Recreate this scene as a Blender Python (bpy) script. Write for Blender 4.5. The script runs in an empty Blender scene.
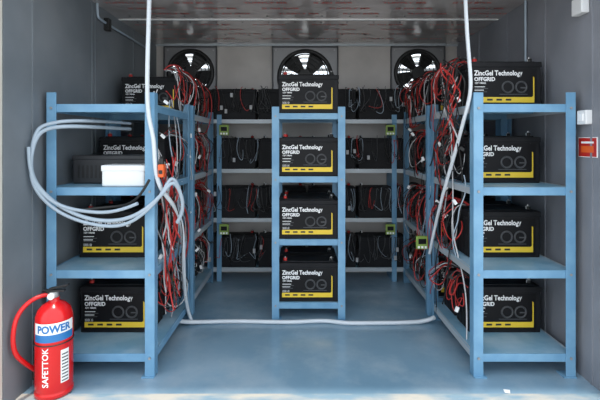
import bpy, bmesh, math, random
from mathutils import Vector, Matrix
random.seed(11)
C = bpy.context
scene = C.scene
scene.view_settings.view_transform = 'Standard'
scene.view_settings.exposure = 0.0

# ------------------------------------------------------------------ materials
def mat(name, col, rough=0.5, metal=0.0, col2=None, scale=6.0, bump=0.0, detail=6.0, lo=0.4, hi=0.65, spec=0.5, stretch=(1,1,1), col3=None, s3=5.0, t3=(0.55,0.75), coat=0.0):
    m = bpy.data.materials.new(name); m.use_nodes = True
    nt = m.node_tree; b = nt.nodes['Principled BSDF']
    b.inputs['Base Color'].default_value = (*col, 1)
    b.inputs['Roughness'].default_value = rough
    b.inputs['Metallic'].default_value = metal
    b.inputs['Specular IOR Level'].default_value = spec
    b.inputs['Coat Weight'].default_value = coat
    b.inputs['Coat Roughness'].default_value = 0.12
    if col2 is not None or bump:
        tc = nt.nodes.new('ShaderNodeTexCoord')
        mp = nt.nodes.new('ShaderNodeMapping'); mp.inputs['Scale'].default_value = stretch
        nt.links.new(tc.outputs['Object'], mp.inputs['Vector'])
        n = nt.nodes.new('ShaderNodeTexNoise')
        n.inputs['Scale'].default_value = scale; n.inputs['Detail'].default_value = detail
        nt.links.new(mp.outputs['Vector'], n.inputs['Vector'])
        if col2 is not None:
            r = nt.nodes.new('ShaderNodeValToRGB')
            r.color_ramp.elements[0].position = lo; r.color_ramp.elements[0].color = (*col, 1)
            r.color_ramp.elements[1].position = hi; r.color_ramp.elements[1].color = (*col2, 1)
            nt.links.new(n.outputs['Fac'], r.inputs['Fac'])
            out = r.outputs['Color']
            if col3 is not None:
                n2 = nt.nodes.new('ShaderNodeTexNoise'); n2.inputs['Scale'].default_value = s3
                n2.inputs['Detail'].default_value = 10; n2.inputs['Roughness'].default_value = 0.65
                nt.links.new(tc.outputs['Object'], n2.inputs['Vector'])
                mr = nt.nodes.new('ShaderNodeMapRange'); mr.inputs['From Min'].default_value=t3[0]; mr.inputs['From Max'].default_value=t3[1]
                nt.links.new(n2.outputs['Fac'], mr.inputs['Value'])
                mx = nt.nodes.new('ShaderNodeMix'); mx.data_type='RGBA'
                mx.inputs[7].default_value=(*col3,1)
                nt.links.new(mr.outputs['Result'], mx.inputs[0]); nt.links.new(out, mx.inputs[6])
                out = mx.outputs[2]
            nt.links.new(out, b.inputs['Base Color'])
        if bump:
            bp = nt.nodes.new('ShaderNodeBump'); bp.inputs['Strength'].default_value = bump
            bp.inputs['Distance'].default_value = 0.01
            nt.links.new(n.outputs['Fac'], bp.inputs['Height'])
            nt.links.new(bp.outputs['Normal'], b.inputs['Normal'])
    return m

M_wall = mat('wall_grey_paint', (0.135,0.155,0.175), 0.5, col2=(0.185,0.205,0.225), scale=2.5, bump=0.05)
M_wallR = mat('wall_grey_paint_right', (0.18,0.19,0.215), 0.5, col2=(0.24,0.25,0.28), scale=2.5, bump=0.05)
M_back = mat('back_wall_board', (0.42,0.39,0.365), 0.4, col2=(0.51,0.48,0.45), scale=3)
M_ceil = mat('ceiling_board', (0.52,0.47,0.46), 0.2, 0.35, col2=(0.70,0.66,0.65), scale=2.5, stretch=(1,1.5,1), coat=0.8)
M_floor = mat('floor_blue_paint', (0.15,0.265,0.36), 0.30, col2=(0.24,0.36,0.46), scale=1.8, bump=0.03, detail=9, lo=0.35, hi=0.7, col3=(0.40,0.47,0.52), s3=3.0, t3=(0.46,0.85), coat=0.35)
M_sill = mat('sill_mottled', (0.20,0.30,0.37), 0.6, col2=(0.46,0.44,0.39), scale=4, detail=10, lo=0.42, hi=0.6, stretch=(1,3,1))  # noise mottling from floor blue to cream along the front strip
M_cream = mat('frame_cream_paint', (0.55,0.52,0.46), 0.5, col2=(0.62,0.59,0.52), scale=8)
M_conc = mat('ground_concrete', (0.42,0.40,0.37), 0.9, col2=(0.5,0.48,0.45), scale=3)
M_rack = mat('rack_blue_paint', (0.115,0.265,0.42), 0.4, col2=(0.165,0.33,0.48), scale=9, detail=8)
M_shelf = mat('shelf_blue_dusty', (0.16,0.33,0.46), 0.38, col2=(0.30,0.45,0.56), scale=7, detail=8)
M_rail = mat('shelf_rail_pale', (0.42,0.46,0.49), 0.4, 0.2)
M_bat = mat('battery_case', (0.007,0.0075,0.009), 0.6, col2=(0.012,0.012,0.014), scale=12, spec=0.22)
M_lab = mat('battery_label', (0.005,0.005,0.006), 0.5, spec=0.2)
M_white = mat('print_white', (0.82,0.82,0.82), 0.5)
M_yel = mat('print_yellow', (0.72,0.50,0.03), 0.5)
M_gry = mat('print_grey', (0.06,0.062,0.066), 0.5)
M_red = mat('plastic_red', (0.45,0.02,0.015), 0.4)
M_blk = mat('plastic_black', (0.010,0.010,0.010), 0.5)
M_wred = mat('wire_red', (0.42,0.022,0.018), 0.45)
M_wwht = mat('wire_white', (0.45,0.45,0.46), 0.5)
M_worg = mat('wire_orange', (0.70,0.11,0.02), 0.45)
M_grn = mat('module_green', (0.22,0.33,0.06), 0.5)
M_pipe = mat('conduit_pale', (0.33,0.40,0.47), 0.5)
M_pipew = mat('conduit_white', (0.56,0.60,0.64), 0.5)
M_ext = mat('extinguisher_red', (0.60,0.010,0.012), 0.2)
M_blue = mat('label_blue', (0.02,0.16,0.42), 0.4)
M_metal = mat('metal_grey', (0.30,0.30,0.30), 0.5, 0.3)
M_fanfr = mat('fan_frame', (0.22,0.22,0.225), 0.4, 0.3)
M_louv = mat('fan_louvre', (0.42,0.42,0.41), 0.5)
M_marks = mat('board_print_red', (0.36,0.06,0.05), 0.5)
M_box = mat('box_white', (0.72,0.73,0.74), 0.4)
M_case = mat('case_dark_grey', (0.022,0.023,0.026), 0.5)

# ------------------------------------------------------------------ mesh kit
class Kit:
    def __init__(s): s.bm = bmesh.new(); s.mats = []
    def mi(s, m):
        if m not in s.mats: s.mats.append(m)
        return s.mats.index(m)
    def _fin(s, verts, m, bevel=0, seg=2, smooth=False):
        faces = set(f for v in verts for f in v.link_faces)
        i = s.mi(m)
        for f in faces: f.material_index = i; f.smooth = smooth
        if bevel:
            edges = list(set(e for v in verts for e in v.link_edges))
            r = bmesh.ops.bevel(s.bm, geom=edges, offset=bevel, segments=seg, affect='EDGES', profile=0.5)
            for f in r['faces']: f.material_index = i
    def box(s, x0,x1,y0,y1,z0,z1, m, bevel=0, mtx=None):
        r = bmesh.ops.create_cube(s.bm, size=1)
        T = Matrix.Translation(((x0+x1)/2,(y0+y1)/2,(z0+z1)/2)) @ Matrix.Diagonal((x1-x0,y1-y0,z1-z0,1))
        if mtx is not None: T = mtx @ T
        bmesh.ops.transform(s.bm, matrix=T, verts=r['verts'])
        s._fin(r['verts'], m, bevel)
    def cyl(s, c, r, h, m, axis='Z', seg=24, r2=None, bevel=0, mtx=None, smooth=True):
        q = bmesh.ops.create_cone(s.bm, cap_ends=True, segments=seg, radius1=r, radius2=(r if r2 is None else r2), depth=h)
        R = Matrix.Identity(4)
        if axis == 'Y': R = Matrix.Rotation(math.pi/2, 4, 'X')
        if axis == 'X': R = Matrix.Rotation(math.pi/2, 4, 'Y')
        T = Matrix.Translation(c) @ R
        if mtx is not None: T = mtx @ T
        bmesh.ops.transform(s.bm, matrix=T, verts=q['verts'])
        s._fin(q['verts'], m, bevel)
        if smooth:
            for f in set(f for v in q['verts'] if v.is_valid for f in v.link_faces):
                if len(f.verts) == 4: f.smooth = True
    def lathe(s, prof, c, m, seg=40):
        i = s.mi(m); rings = []
        for (r,z) in prof:
            rings.append([s.bm.verts.new((c[0]+r*math.cos(2*math.pi*k/seg), c[1]+r*math.sin(2*math.pi*k/seg), c[2]+z)) for k in range(seg)])
        for a,b in zip(rings, rings[1:]):
            for k in range(seg):
                f = s.bm.faces.new((a[k],a[(k+1)%seg],b[(k+1)%seg],b[k])); f.material_index = i; f.smooth = True
        for rg,rev in ((rings[0],True),(rings[-1],False)):
            f = s.bm.faces.new(rg[::-1] if rev else rg); f.material_index = i
    def torus(s, c, R, r, m, axis='Y', seg=40, cs=8):
        i = s.mi(m); rings=[]
        for k in range(seg):
            a = 2*math.pi*k/seg; ring=[]
            for j in range(cs):
                b = 2*math.pi*j/cs; rr = R + r*math.cos(b); h = r*math.sin(b)
                if axis=='Y': p=(c[0]+rr*math.cos(a), c[1]+h, c[2]+rr*math.sin(a))
                else: p=(c[0]+rr*math.cos(a), c[1]+rr*math.sin(a), c[2]+h)
                ring.append(s.bm.verts.new(p))
            rings.append(ring)
        for k in range(seg):
            a,b = rings[k], rings[(k+1)%seg]
            for j in range(cs):
                f = s.bm.faces.new((a[j],b[j],b[(j+1)%cs],a[(j+1)%cs])); f.material_index=i; f.smooth=True
    def poly(s, pts, m, th=None):
        i = s.mi(m)
        vs = [s.bm.verts.new(p) for p in pts]
        f = s.bm.faces.new(vs); f.material_index = i
        if th:
            e = bmesh.ops.extrude_face_region(s.bm, geom=[f])
            vv = [g for g in e['geom'] if isinstance(g, bmesh.types.BMVert)]
            bmesh.ops.translate(s.bm, vec=th, verts=vv)
            for v in vv:
                for g in v.link_faces: g.material_index = i
    def text(s, body, size, m, mtx, bold=0.0, sx=1.0, align='LEFT'):
        cu = bpy.data.curves.new('t','FONT'); cu.body = body; cu.size = size; cu.offset = bold
        cu.resolution_u = 2; cu.align_x = align
        ob = bpy.data.objects.new('t', cu); C.collection.objects.link(ob)
        dg = C.evaluated_depsgraph_get(); dg.update()
        me = bpy.data.meshes.new_from_object(ob.evaluated_get(dg))
        me.transform(mtx @ Matrix.Diagonal((sx,1,1,1)))
        n0 = len(s.bm.faces)
        s.bm.from_mesh(me); s.bm.faces.ensure_lookup_table()
        i = s.mi(m)
        for f in s.bm.faces[n0:]: f.material_index = i
        bpy.data.objects.remove(ob); bpy.data.meshes.remove(me)
    def mesh(s, name):
        me = bpy.data.meshes.new(name)
        bmesh.ops.recalc_face_normals(s.bm, faces=[f for f in s.bm.faces])
        s.bm.to_mesh(me); s.bm.free()
        for m in s.mats: me.materials.append(m)
        return me
    def obj(s, name, loc=(0,0,0), parent=None):
        return place(name, s.mesh(name), loc, parent)
def place(name, me, loc=(0,0,0), parent=None, rotz=0):
    o = bpy.data.objects.new(name, me); o.location = loc; o.rotation_euler[2] = rotz
    C.collection.objects.link(o)
    if parent: o.parent = parent
    return o
FRONT = Matrix.Rotation(math.pi/2, 4, 'X')
def fr(x,y,z): return Matrix.Translation((x,y,z)) @ FRONT

def cable(name, lines, parent=None):
    cu = bpy.data.curves.new(name,'CURVE'); cu.dimensions='3D'; cu.bevel_depth=1.0; cu.bevel_resolution=2
    cu.resolution_u = 8; cu.use_fill_caps=True
    mats=[]
    for pts, r, m in lines:
        if m not in mats: mats.append(m); cu.materials.append(m)
        sp = cu.splines.new('NURBS'); sp.points.add(len(pts)-1)
        for p,q in zip(sp.points, pts): p.co=(*q,1); p.radius=r
        sp.use_endpoint_u=True; sp.order_u=min(4,len(pts)); sp.material_index=mats.index(m); sp.use_smooth=True
    o = bpy.data.objects.new(name, cu); C.collection.objects.link(o)
    if parent: o.parent=parent
    return o

# ------------------------------------------------------------------ room shell
W=1.175; Y0=-0.075; YB=1.675; H=1.78
k=Kit(); k.box(-W-0.06,W+0.06,Y0,YB+0.06,-0.06,0,M_floor); floor=k.obj('floor')
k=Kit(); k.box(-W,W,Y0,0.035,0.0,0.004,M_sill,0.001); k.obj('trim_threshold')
k=Kit(); k.box(-W-0.06,W+0.06,Y0,YB+0.06,H,H+0.06,M_ceil)
k.box(-W,W,0.965,0.985,H-0.004,H,M_box)
k.box(-W,W,1.655,1.674,H-0.012,H,M_rail)
for yy in (1.03,1.36,0.90):
    for i in range(14):
        k.cyl((-1.08+i*0.166,yy,H-0.001),0.006,0.003,M_gry,seg=10,smooth=False)
def ceilT(x,y): return Matrix.Translation((x,y,H-0.0015)) @ Matrix.Rotation(math.pi,4,'X')
for row,yy in enumerate((0.66,0.76,0.86,1.10,1.22,1.34,1.48)):
    for i in range(6):
        k.text(('TUFFPLY MR','IS 303 BWR')[(i+row)%2],0.036,M_marks,ceilT(-1.12+i*0.38+0.09*(row%3),yy),0.0009,1.2)
k.obj('ceiling')
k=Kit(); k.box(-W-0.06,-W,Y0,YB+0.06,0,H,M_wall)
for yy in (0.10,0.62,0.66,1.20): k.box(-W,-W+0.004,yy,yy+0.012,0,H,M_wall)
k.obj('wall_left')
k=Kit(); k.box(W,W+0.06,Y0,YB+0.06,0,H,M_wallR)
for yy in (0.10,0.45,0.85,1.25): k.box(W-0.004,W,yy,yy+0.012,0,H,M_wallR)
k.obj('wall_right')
fans=[(-0.905,1.56,0.185,0.207),(-0.012,1.525,0.220,0.258),(0.865,1.56,0.185,0.212)]
k=Kit()
hz0,hz1=1.37,1.73
k.box(-W,W,YB,YB+0.06,0,hz0,M_back); k.box(-W,W,YB,YB+0.06,hz1,H,M_back)
xs=[-W]
for fx,fz,r,s_ in fans: xs+= [fx-r*0.93,fx+r*0.93]
xs.append(W)
for a,b in zip(xs[::2],xs[1::2]): k.box(a,b,YB,YB+0.06,hz0,hz1,M_back)
k.obj('wall_back')
k=Kit()
k.box(-W-0.16,-W-0.001,Y0-0.03,Y0-0.001,-0.2,H+0.12,M_cream,0.004)
k.box(W+0.001,W+0.16,Y0-0.03,Y0-0.001,-0.2,H+0.12,M_cream,0.004)
k.box(-W,W,Y0-0.03,Y0-0.001,H+0.001,H+0.12,M_cream,0.004)
k.box(-W,W,Y0-0.03,Y0-0.001,-0.2,-0.003,M_cream,0.004)
k.obj('trim_opening')
k=Kit(); k.box(-12,12,-14,10,-0.3,-0.2,M_conc); k.obj('ground')

# ------------------------------------------------------------------ fans
def fan(fx,fz,r,s):
    k=Kit(); y=YB
    zt=H-0.014-fz; zt=min(zt,s)
    n=48
    i=k.mi(M_fanfr)
    inner=[];outer=[]
    for a in range(n):
        t=2*math.pi*(a+0.5)/n; c,sn=math.cos(t),math.sin(t)
        inner.append((r*0.93*c, r*0.93*sn))
        q=s/max(abs(c),abs(sn)); outer.append((q*c, min(q*sn,zt)))
    vi=[k.bm.verts.new((p[0],-0.012,p[1])) for p in inner]
    vo=[k.bm.verts.new((p[0],-0.012,p[1])) for p in outer]
    vb=[k.bm.verts.new((p[0],-0.001,p[1])) for p in outer]
    for a in range(n):
        b=(a+1)%n
        for q in ((vi[a],vi[b],vo[b],vo[a]),(vo[a],vo[b],vb[b],vb[a])):
            f=k.bm.faces.new(q); f.material_index=i
    for x0,x1,z0,z1 in ((-s,-s+0.010,-s,zt),(s-0.010,s,-s,zt),(-s,s,zt-0.010,zt),(-s,s,-s,-s+0.010)):
        k.box(x0,x1,-0.028,-0.010,z0,z1,M_gry,0.002)
    for sx in (-1,1):
        k.cyl((sx*(s-0.03),-0.015,zt-0.03),0.007,0.008,M_metal,axis='Y',seg=8)
    k.torus((0,-0.014,0),r*0.92,0.017,M_blk,seg=48)
    k.torus((0,-0.026,0),r*0.80,0.005,M_blk,seg=48)
    for R in (0.34,0.50,0.66): k.torus((0,-0.030,0),r*R,0.0026,M_blk,seg=40,cs=6)
    for a in range(8):
        T=Matrix.Rotation(a*math.pi/4+0.2,4,'Y')
        k.box(0.02,r*0.93,-0.031,-0.027,-0.003,0.003,M_blk,mtx=T)
    k.cyl((0,-0.005,0),r*0.27,0.05,M_blk,axis='Y',bevel=0.004)
    k.cyl((0,0.035,0),r*0.24,0.05,M_blk,axis='Y')
    for a in range(5):
        T=Matrix.Rotation(a*2*math.pi/5+0.3,4,'Y')
        pts=[(0.2,-0.14,0.12),(0.5,-0.22,0.26),(0.80,-0.27,0.36),(0.88,-0.10,0.40)]
        up=[T@Vector((r*u,0.016,r*w0)) for u,w0,w1 in pts]
        dn=[T@Vector((r*u,-0.006,r*w1)) for u,w0,w1 in pts]
        j=k.mi(M_blk)
        U=[k.bm.verts.new(p) for p in up]; D_=[k.bm.verts.new(p) for p in dn]
        for q in range(3):
            f=k.bm.faces.new((U[q],U[q+1],D_[q+1],D_[q])); f.material_index=j
    hw=r*0.93-0.003
    for q in range(7):
        zz=hz0-fz+0.03+q*0.05
        T=Matrix.Translation((0,0.085,zz)) @ Matrix.Rotation(0.62,4,'X')
        k.box(-hw,hw,-0.026,0.026,-0.001,0.001,M_louv,mtx=T)
    k.box(-hw-0.002,-hw+0.003,0.003,0.10,hz0-fz+0.002,hz1-fz-0.002,M_fanfr); k.box(hw-0.003,hw+0.002,0.003,0.10,hz0-fz+0.002,hz1-fz-0.002,M_fanfr)
    k.obj('exhaust_fan',(fx,y-0.001,fz))
for f in fans: fan(*f)

# ------------------------------------------------------------------ racks
ZS=[0.100,0.462,0.822,1.184]
def rack(x0,x1,y0,y1,posts,ztop=1.235,rail=M_rack):
    k=Kit(); w=0.042; t=0.004
    for py in posts:
        for sx,px in ((1,x0),(-1,x1)):
            back = py>=y1-0.001
            xa,xb=(px,px+sx*w); yy=(py-t,py)
            k.box(min(xa,xb),max(xa,xb),yy[0],yy[1],0.004,ztop,M_rack,0.001)
            xa,xb=(px,px+sx*t)
            ya,yb=(py,py+0.04) if not back else (py-0.044,py-t)
            k.box(min(xa,xb),max(xa,xb),ya,yb,0.004,ztop,M_rack,0.001)
            k.box(min(px,px+sx*0.055),max(px,px+sx*0.055),py-0.012,py+0.045 if not back else py+0.004,0.0005,0.006,M_rack)
            for z in ZS:
                k.cyl((px+sx*0.021,py-t-0.002,z-0.017),0.006,0.005,M_metal,axis='Y',seg=6)
    for z in ZS:
        k.box(x0+0.005,x1-0.005,y0+0.001,y1-0.001,z-0.004,z,M_shelf)
        k.box(x0+0.005,x1-0.005,y0+0.0005,y0+0.005,z-0.034,z+0.001,M_rack,0.001)
        k.box(x0+0.005,x1-0.005,y1-0.010,y1-0.0055,z-0.034,z-0.004,M_rack)
        for xx in (x0+0.006,x1-0.011):
            k.box(xx,xx+0.005,y0+0.01,y1-0.012,z-0.034,z+0.002,rail)
        yy=y0+0.3
        while yy<y1-0.1:
            k.box(x0+0.02,x1-0.02,yy,yy+0.03,z-0.02,z-0.004,M_rack); yy+=0.3
    return k.obj('storage_rack')
XL0,XL1=-1.150,-0.682
XR0,XR1=0.700,1.142
rack(XL0,XL1,0.165,0.775,[0.165,0.775])
rack(XL0,XL1,0.84,1.44,[0.84,1.44],rail=M_rail)
rack(XR0,XR1,0.165,0.775,[0.165,0.775],rail=M_rail)
rack(XR0,XR1,0.84,1.44,[0.84,1.44],rail=M_rail)
rack(-0.213,0.207,0.765,1.20,[0.765,1.20],ztop=1.222)
k=Kit()
for px in (-1.15,-0.66,0.62,1.10):
    k.box(px,px+0.035,1.452,1.456,0.001,1.22,M_rack); k.box(px,px+0.004,1.456,1.645,0.001,1.22,M_rack)
for z in ZS:
    k.box(-1.15,1.15,1.457,1.645,z-0.004,z,M_shelf); k.box(-1.15,1.15,1.4565,1.461,z-0.028,z+0.001,M_rail)
k.obj('storage_rack')

# ------------------------------------------------------------------ battery
def battery_mesh():
    k=Kit()
    w,d=0.172,0.085
    k.box(-w,w,-d,d,0,0.200,M_bat,0.005)
    k.box(-w-0.003,w+0.003,-d-0.003,d+0.003,0.196,0.222,M_bat,0.004)
    k.box(-w+0.02,w-0.02,-d+0.02,d-0.02,0.220,0.228,M_bat,0.003)
    for sx in (-1,1):
        for q in range(4):
            yy=-0.06+q*0.04
            k.box(min(sx*w,sx*(w+0.002)),max(sx*w,sx*(w+0.002)),yy-0.005,yy+0.005,0.01,0.19,M_bat)
        k.box(min(sx*(w-0.01),sx*(w+0.006)),max(sx*(w-0.01),sx*(w+0.006)),-0.045,0.045,0.175,0.19,M_bat,0.002)
        k.cyl((sx*0.135,-0.045,0.232),0.011,0.022,M_red if sx<0 else M_blk,seg=16)
        k.cyl((sx*0.135,-0.045,0.245),0.005,0.012,M_metal,seg=8)
    y=-d-0.0008
    k.box(-0.160,0.150,y,-d,0.012,0.190,M_lab)
    y-=0.0004
    k.text('ZincGel Technology',0.0335,M_white,fr(-0.152,y,0.157),0.0009,0.84)
    k.text('OFFGRID',0.026,M_white,fr(-0.152,y,0.130),0.0008,0.95)
    k.text('12V 100Ah',0.012,M_white,fr(-0.150,y,0.116),0.0003,1.0)
    for q,l in enumerate((0.05,0.065,0.045,0.06)):
        k.box(-0.150,-0.150+l,y,y+0.0003,0.100-q*0.008,0.103-q*0.008,M_gry if q%2 else M_white)
    k.torus((0.010,y,0.100),0.026,0.0045,M_gry,seg=28,cs=4)
    k.torus((0.075,y,0.100),0.026,0.0045,M_gry,seg=28,cs=4)
    k.box(0.071,0.103,y-0.0003,y,0.094,0.100,M_gry); k.box(-0.03,0.105,y-0.0003,y,0.064,0.067,M_gry)
    k.box(-0.152,0.066,y,y+0.0003,0.026,0.052,M_yel)
    k.poly([(0.066,y,0.052),(0.066,y,0.026),(0.138,y,0.026),(0.138,y,0.145),(0.132,y,0.152),(0.132,y,0.058),(0.126,y,0.052)],M_yel)
    y-=0.0004
    for q in range(4): k.box(-0.135+q*0.045,-0.108+q*0.045,y,y+0.0003,0.035,0.044,M_blk)
    k.text('|||||| |||',0.014,M_white,fr(-0.150,y,0.058),0.0,1.1)
    return k.mesh('battery')
BM=battery_mesh()
def bat(x,y,z,rz=0):
    return place('battery',BM,(x,y,z+0.0005),rotz=rz)
rowF=[0.46,0.66]; rowB=[0.95,1.14,1.33]
for li,z in enumerate(ZS):
    for y in rowF+rowB: bat(0.937+random.uniform(-.004,.004),y,z)
    ys = rowF+rowB
    if li==3: ys=[0.83+0.12]+rowB[1:]
    if li==2: ys=[0.67]+rowB
    for y in ys: bat(-0.940+random.uniform(-.006,.006),y,z)
    for y in (0.865,1.07): bat(-0.003,y,z)
    for x in (-0.55,0.55,-0.185,0.185): bat(x,1.55,z,math.pi)

# ------------------------------------------------------------------ wiring
def R(a,b): return random.uniform(a,b)
def harness(side):
    xi = 0.762 if side>0 else -0.764
    s = -side
    L=[]
    cols=[M_wred,M_blk,M_blk,M_wwht,M_wred,M_blk,M_gry,M_blk,M_blk,M_wred]
    for li,z in enumerate(ZS):
        ys=[0.5,0.68,0.95,1.14,1.33]
        if side<0 and li>=2: ys=[0.72,0.95,1.14,1.33]
        for y in ys:
            for q in range(9):
                m=random.choice(cols)
                zt=z+0.235
                y2=y+R(-0.15,0.15); out=R(0.0,0.085)
                zb=zt-R(0.08,0.36) if li>0 else zt-R(0.05,0.20)
                pts=[(xi+side*R(0.02,0.05),y+R(-.05,.02),zt),
                     (xi+s*0.01,y+R(-.03,.03),zt+R(0.0,0.06)),
                     (xi+s*(0.02+out),y+R(-.07,.07),zt-R(0.02,0.07)),
                     (xi+s*(0.02+out*R(.5,1.2)),(y+y2)/2+R(-.05,.05),(zt+zb)/2+R(-.05,.02)),
                     (xi+s*(0.02+out*R(.4,1.1)),y2+R(-.04,.04),zb-R(0,0.05)),
                     (xi+s*0.014,y2+R(-.06,.06),zb+R(0.0,0.08)),
                     (xi+s*0.01,y2+R(-.06,.06),zb+R(0.04,0.12))]
                L.append((pts,R(0.0018,0.0032),m))
            for q in range(2):
                m=random.choice([M_wred,M_blk])
                L.append(([(xi+side*0.04,y-0.03,z+0.24),(xi,y,z+R(.27,.31)),(xi+s*R(0.01,0.05),y+0.08,z+0.27),(xi+s*0.01,y+0.14,z+0.24)],0.0036,m))
    for q in range(12):
        z1=R(0.7,1.3); z0=R(0.05,z1-0.4)
        y=R(0.2,0.9); dy=R(-0.2,0.35); n=7; pts=[]
        for j in range(n):
            t=j/(n-1)
            pts.append((xi+s*R(0.015,0.085),y+dy*t+R(-.03,.03),z1+(z0-z1)*t))
        L.append((pts,R(0.0022,0.0038),random.choice([M_wred,M_blk,M_blk,M_wwht,M_pipe])))
    return cable('battery_wiring_harness',L)
harness(-1); harness(1)
L=[]
for li,z in enumerate(ZS):
    for x0 in (-0.72,0.26):
        for q in range(24):
            x=x0+R(0,0.44)
            pts=[(x,1.448,z+R(0.2,0.25)),(x+R(-.03,.03),1.43,z+R(0.22,0.26)),(x+R(-.05,.05),1.43,z+R(.08,.16)),(x+R(-.06,.06),1.44,z+R(0.0,.08)),(x+R(-.06,.06),1.445,z+R(.05,.15))]
            L.append((pts,R(0.0016,0.0024),random.choice([M_blk,M_blk,M_blk,M_gry,M_gry,M_blk,M_gry,M_pipe,M_wred])))
cable('battery_wiring_harness',L)
k=Kit()
for xi in (0.70,-0.70):
    for q in range(30):
        x=xi+R(-.03,.03); y=R(0.25,1.3); z=R(0.2,1.35)
        T=Matrix.Translation((x,y,z)) @ Matrix.Rotation(R(-1,1),4,'Y')
        k.box(-0.007,0.007,-0.006,0.006,-0.012,0.012,M_white if q%3 else M_blk,mtx=T)
for q in range(18):
    x=random.choice((R(-0.72,-0.28),R(0.26,0.70))); z=random.choice(ZS)+R(0.03,0.17)
    k.box(x-0.009,x+0.009,1.424,1.436,z,z+0.03,M_wwht)
k.obj('wire_connectors')
k0=Kit(); k0.box(-0.034,0.034,-0.009,0.009,0,0.075,M_grn,0.003); k0.box(-0.022,0.022,-0.011,-0.008,0.03,0.06,M_lab)
for a in (-.02,0,.02): k0.box(a-.006,a+.006,-0.012,-0.009,0.005,0.018,M_white)
GM=k0.mesh('battery_monitor_module')
for x,y,z in ((-0.60,1.415,ZS[3]-0.115),(0.60,1.415,ZS[3]-0.115),(-0.60,1.415,ZS[1]-0.11),(0.60,1.415,ZS[1]-0.11),(0.655,0.80,0.40)):
    place('battery_monitor_module',GM,(x,y,z))

# ------------------------------------------------------------------ conduits
cable('hanging_conduit',[([(-0.69,0.13,H),(-0.695,0.13,1.55),(-0.705,0.13,1.30),(-0.70,0.13,1.12),(-0.672,0.13,1.04),(-0.672,0.13,0.92),(-0.655,0.14,0.82),(-0.62,0.2,0.76),(-0.60,0.3,0.66),(-0.62,0.4,0.5),(-0.66,0.55,0.3),(-0.68,0.68,0.1),(-0.66,0.72,0.012)],0.0095,M_pipew)])
cable('hanging_conduit',[([(0.655,0.15,H),(0.66,0.15,1.6),(0.672,0.15,1.4),(0.69,0.15,1.25),(0.68,0.2,1.15),(0.665,0.3,0.95),(0.66,0.5,0.7),(0.67,0.7,0.4)],0.0085,M_pipew)])
cable('floor_conduit',[([(-0.72,0.62,0.06),(-0.70,0.70,0.012),(-0.5,0.725,0.012),(-0.3,0.72,0.012),(-0.15,0.705,0.012),(0.0,0.72,0.012),(0.1,0.735,0.012),(0.2,0.69,0.012),(0.35,0.70,0.012),(0.55,0.70,0.012),(0.66,0.72,0.012),(0.69,0.68,0.05)],0.0115,M_pipew)])
def loop(off,r,m):
    a=off
    return ([(-0.90,0.45,1.085+a),(-1.0,0.12,1.090+a),(-1.11,0.11,1.085+a*.5),(-1.145-a*.1,0.08,1.05+a),(-1.157,0.06,0.96),(-1.155,0.06,0.88-a),(-1.125,0.10,0.80-a),(-1.06,0.13,0.735-a),(-0.95,0.135,0.685-a*.6),(-0.82,0.135,0.68-a),(-0.72,0.12,0.72-a*.5),(-0.63,0.12,0.80),(-0.60,0.13,0.86+a),(-0.57,0.16,0.82),(-0.56,0.2,0.72),(-0.60,0.22,0.66)],r,m)
cable('coiled_conduit',[loop(0,0.0085,M_pipe),loop(0.028,0.0075,M_pipe),
  ([(-1.04,0.13,0.72),(-0.95,0.17,0.735),(-0.83,0.20,0.73),(-0.74,0.13,0.77),(-0.69,0.12,0.86)],0.006,M_blk),
  ([(-1.157,0.05,1.0),(-1.157,0.05,0.9),(-1.14,0.09,0.81),(-1.07,0.12,0.745),(-0.96,0.135,0.72),(-0.84,0.135,0.715),(-0.74,0.12,0.76)],0.0075,M_pipe)])
L=[]
for q in range(18):
    m=random.choice([M_wred,M_blk,M_blk,M_wred,M_wwht])
    x=-0.64+R(-.04,.04); z1=R(0.78,0.98); z0=R(0.25,0.6)
    n=7; pts=[(x+R(-.03,.035),0.16+R(0,.1)+0.1*j/n,z1+(z0-z1)*j/(n-1)) for j in range(n)]
    L.append((pts,R(0.002,0.0036),m))
for q in range(12):
    m=random.choice([M_wred,M_blk,M_blk,M_wwht]); x=0.675+R(-.04,.02); z1=R(1.15,1.45); z0=R(0.9,1.15)
    n=6; pts=[(x+R(-.05,.05),0.22+R(0,.2),z1+(z0-z1)*j/(n-1)) for j in range(n)]
    L.append((pts,R(0.002,0.0036),m))
cable('loose_leads',L)
cable('wall_conduit',[([(-W+0.012,0.66,H),(-W+0.012,0.66,1.74),(-W+0.012,0.665,1.705),(-W+0.012,0.70,1.70),(-W+0.012,1.0,1.70),(-W+0.012,1.45,1.70)],0.007,M_pipe)])
cable('wall_conduit',[([(W-0.012,0.62,H),(W-0.012,0.62,1.5),(W-0.012,0.62,1.3)],0.006,M_pipe)])
k=Kit(); k.box(-W,-W+0.03,0.76,0.80,1.66,1.73,M_blk,0.003); k.obj('sensor_box')

k=Kit(); k.box(W-0.03,W,0.10,0.16,1.095,1.155,M_box,0.004); k.box(W-0.034,W-0.029,0.115,0.145,1.11,1.14,M_white,0.001); k.obj('wall_switch')
k=Kit(); k.box(W-0.035,W,0.12,0.19,1.57,1.64,M_box,0.004); k.cyl((W-0.018,0.155,1.71),0.008,0.14,M_pipew); k.obj('junction_box')
k=Kit(); k.box(W-0.003,W,0.07,0.19,0.955,1.040,M_white)
k.box(W-0.0036,W-0.003,0.073,0.187,0.958,1.037,M_red); k.box(W-0.0042,W-0.0036,0.09,0.17,1.014,1.022,M_white); k.box(W-0.0042,W-0.0036,0.09,0.17,0.975,1.003,M_worg)
k.obj('warning_sign')

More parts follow.
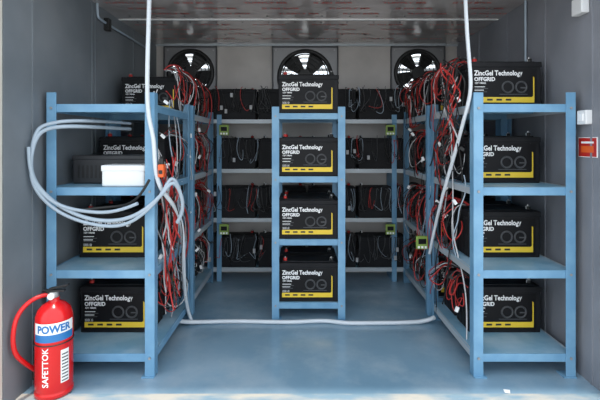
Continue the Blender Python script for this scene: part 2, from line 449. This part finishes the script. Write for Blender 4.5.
# ------------------------------------------------------------------ shelf items, left
k=Kit()
k.box(-0.925,-0.735,0.19,0.31,0.823,0.905,M_box,0.008); k.box(-0.928,-0.732,0.187,0.313,0.890,0.918,M_box,0.006)
for x in (-0.91,-0.75):
    k.cyl((x,0.205,0.919),0.005,0.003,M_metal,seg=10)
k.cyl((-0.70-0.03,0.25,0.86),0.012,0.03,M_gry,axis='X')
k.obj('junction_box')
k=Kit()
k.box(-1.125,-0.775,0.33,0.52,0.8235,0.945,M_case,0.006); k.box(-1.128,-0.772,0.327,0.523,0.935,0.957,M_case,0.005)
for q in range(6): k.box(-1.10+q*0.02,-1.09+q*0.02,0.3285,0.331,0.85,0.91,M_blk)
k.obj('inverter_case')
k=Kit()
k.box(-0.655,-0.630,0.12,0.15,0.87,0.925,M_worg,0.004); k.box(-0.650,-0.635,0.115,0.121,0.885,0.90,M_blk); k.box(-0.652,-0.633,0.125,0.145,0.925,0.95,M_blk,0.003)
k.obj('power_connector')

# ------------------------------------------------------------------ fire extinguisher
D=math.radians
ex=bpy.data.objects.new('fire_extinguisher',None); C.collection.objects.link(ex); ex.location=(-1.053,0.05,0.004)
k=Kit(); r=0.070
k.lathe([(r-0.004,0.001),(r+0.001,0.004),(r+0.001,0.02),(r-0.002,0.024),(r,0.03),(r,0.29),(r*0.97,0.315),(r*0.85,0.340),(r*0.62,0.358),(r*0.35,0.368),(0.020,0.372),(0.020,0.385)],(0,0,0),M_ext)
k.obj('body',parent=ex)
k=Kit()
k.cyl((0,0,0.393),0.017,0.03,M_metal,seg=20)
k.cyl((0,-0.02,0.395),0.013,0.016,M_white,axis='Y',seg=20)
T=Matrix.Translation((0,0,0.408))
k.box(-0.045,0.045,-0.009,0.009,0.0,0.008,M_blk,0.003,mtx=T)
T=Matrix.Translation((0.0,0,0.418))@Matrix.Rotation(-0.25,4,'Y')
k.box(-0.02,0.062,-0.009,0.009,0.0,0.008,M_blk,0.003,mtx=T)
k.box(-0.03,-0.01,-0.01,0.01,0.395,0.415,M_blk,0.003)
k.obj('valve_and_handle',parent=ex)
def wrap(kit, body, size, m, z, rad, bold=0.001, a0=-math.pi/2, vert=False, sx=1.0):
    cu=bpy.data.curves.new('t','FONT'); cu.body=body; cu.size=size; cu.offset=bold; cu.align_x='CENTER'; cu.resolution_u=3
    ob=bpy.data.objects.new('t',cu); C.collection.objects.link(ob)
    dg=C.evaluated_depsgraph_get(); dg.update()
    me=bpy.data.meshes.new_from_object(ob.evaluated_get(dg))
    tb=bmesh.new(); tb.from_mesh(me); bmesh.ops.triangulate(tb,faces=tb.faces)
    bmesh.ops.subdivide_edges(tb,edges=tb.edges,cuts=1)
    for v in tb.verts:
        x,y=v.co.x*sx,v.co.y
        if vert: x,y=-y,x
        t=a0+x/rad; v.co=(rad*math.cos(t),rad*math.sin(t),z+y)
    tb.to_mesh(me); tb.free()
    n0=len(kit.bm.faces); kit.bm.from_mesh(me); kit.bm.faces.ensure_lookup_table(); i=kit.mi(m)
    for f in kit.bm.faces[n0:]: f.material_index=i
    bpy.data.objects.remove(ob); bpy.data.meshes.remove(me)
def band(kit,z0,z1,rad,a0,a1,m,n=24):
    i=kit.mi(m)
    a=[kit.bm.verts.new((rad*math.cos(a0+(a1-a0)*q/n),rad*math.sin(a0+(a1-a0)*q/n),z0)) for q in range(n+1)]
    b=[kit.bm.verts.new((v.co.x,v.co.y,z1)) for v in a]
    for q in range(n):
        f=kit.bm.faces.new((a[q],a[q+1],b[q+1],b[q])); f.material_index=i; f.smooth=True
k=Kit()
band(k,0.258,0.302,r+0.0008,D(-128),D(5),M_white); band(k,0.228,0.258,r+0.0008,D(-128),D(5),M_blue)
wrap(k,'POWER',0.040,M_blue,0.266,r+0.0014,0.0016,a0=D(-62),sx=0.92)
wrap(k,'SAFETTOK',0.032,M_white,0.130,r+0.0010,0.0006,a0=D(-78),vert=True)
band(k,0.06,0.19,r+0.0008,D(-42),D(-14),M_white)
for q in range(9): band(k,0.066+q*0.013,0.071+q*0.013,r+0.0014,D(-39),D(-17),M_gry)
k.obj('label',parent=ex)
cable('hose',[([(-0.018,-0.0,0.395),(-0.05,-0.02,0.400),(-0.088,-0.07,0.375),(-0.102,-0.10,0.31),(-0.100,-0.105,0.22),(-0.092,-0.08,0.17),(-0.085,-0.03,0.12),(-0.082,0.0,0.09)],0.009,M_ext)],parent=ex)
k=Kit(); k.cyl((-0.082,0.005,0.075),0.011,0.05,M_blk,seg=16); k.torus((0,0,0.215),r+0.001,0.0025,M_blk,axis='Z'); k.obj('nozzle_and_strap',parent=ex)

k=Kit(); k.poly([(0.78,0.045,0.001),(0.80,0.04,0.001),(0.81,0.065,0.001),(0.785,0.07,0.001)],M_white,(0,0,0.001)); k.obj('paper_scrap')

# ------------------------------------------------------------------ light
w=bpy.data.worlds.new('sky'); scene.world=w; w.use_nodes=True
nt=w.node_tree; bg=nt.nodes['Background']
bg.inputs['Color'].default_value=(0.84,0.92,1.0,1); bg.inputs['Strength'].default_value=2.35
sd=bpy.data.lights.new('sun','SUN'); sd.energy=3.0; sd.angle=D(2.5); sd.color=(1,0.95,0.87)
so=bpy.data.objects.new('sun',sd); C.collection.objects.link(so)
so.rotation_euler=Vector((-0.02,0.092,-1)).to_track_quat('-Z','Y').to_euler()

# ------------------------------------------------------------------ camera
cd=bpy.data.cameras.new('camera'); cd.lens=26; cd.sensor_width=36; cd.shift_y=-58/600; cd.clip_start=0.01
co=bpy.data.objects.new('camera',cd); C.collection.objects.link(co)
co.location=(-0.052,-1.715,1.02); co.rotation_euler=(math.pi/2,0,0)
scene.camera=co
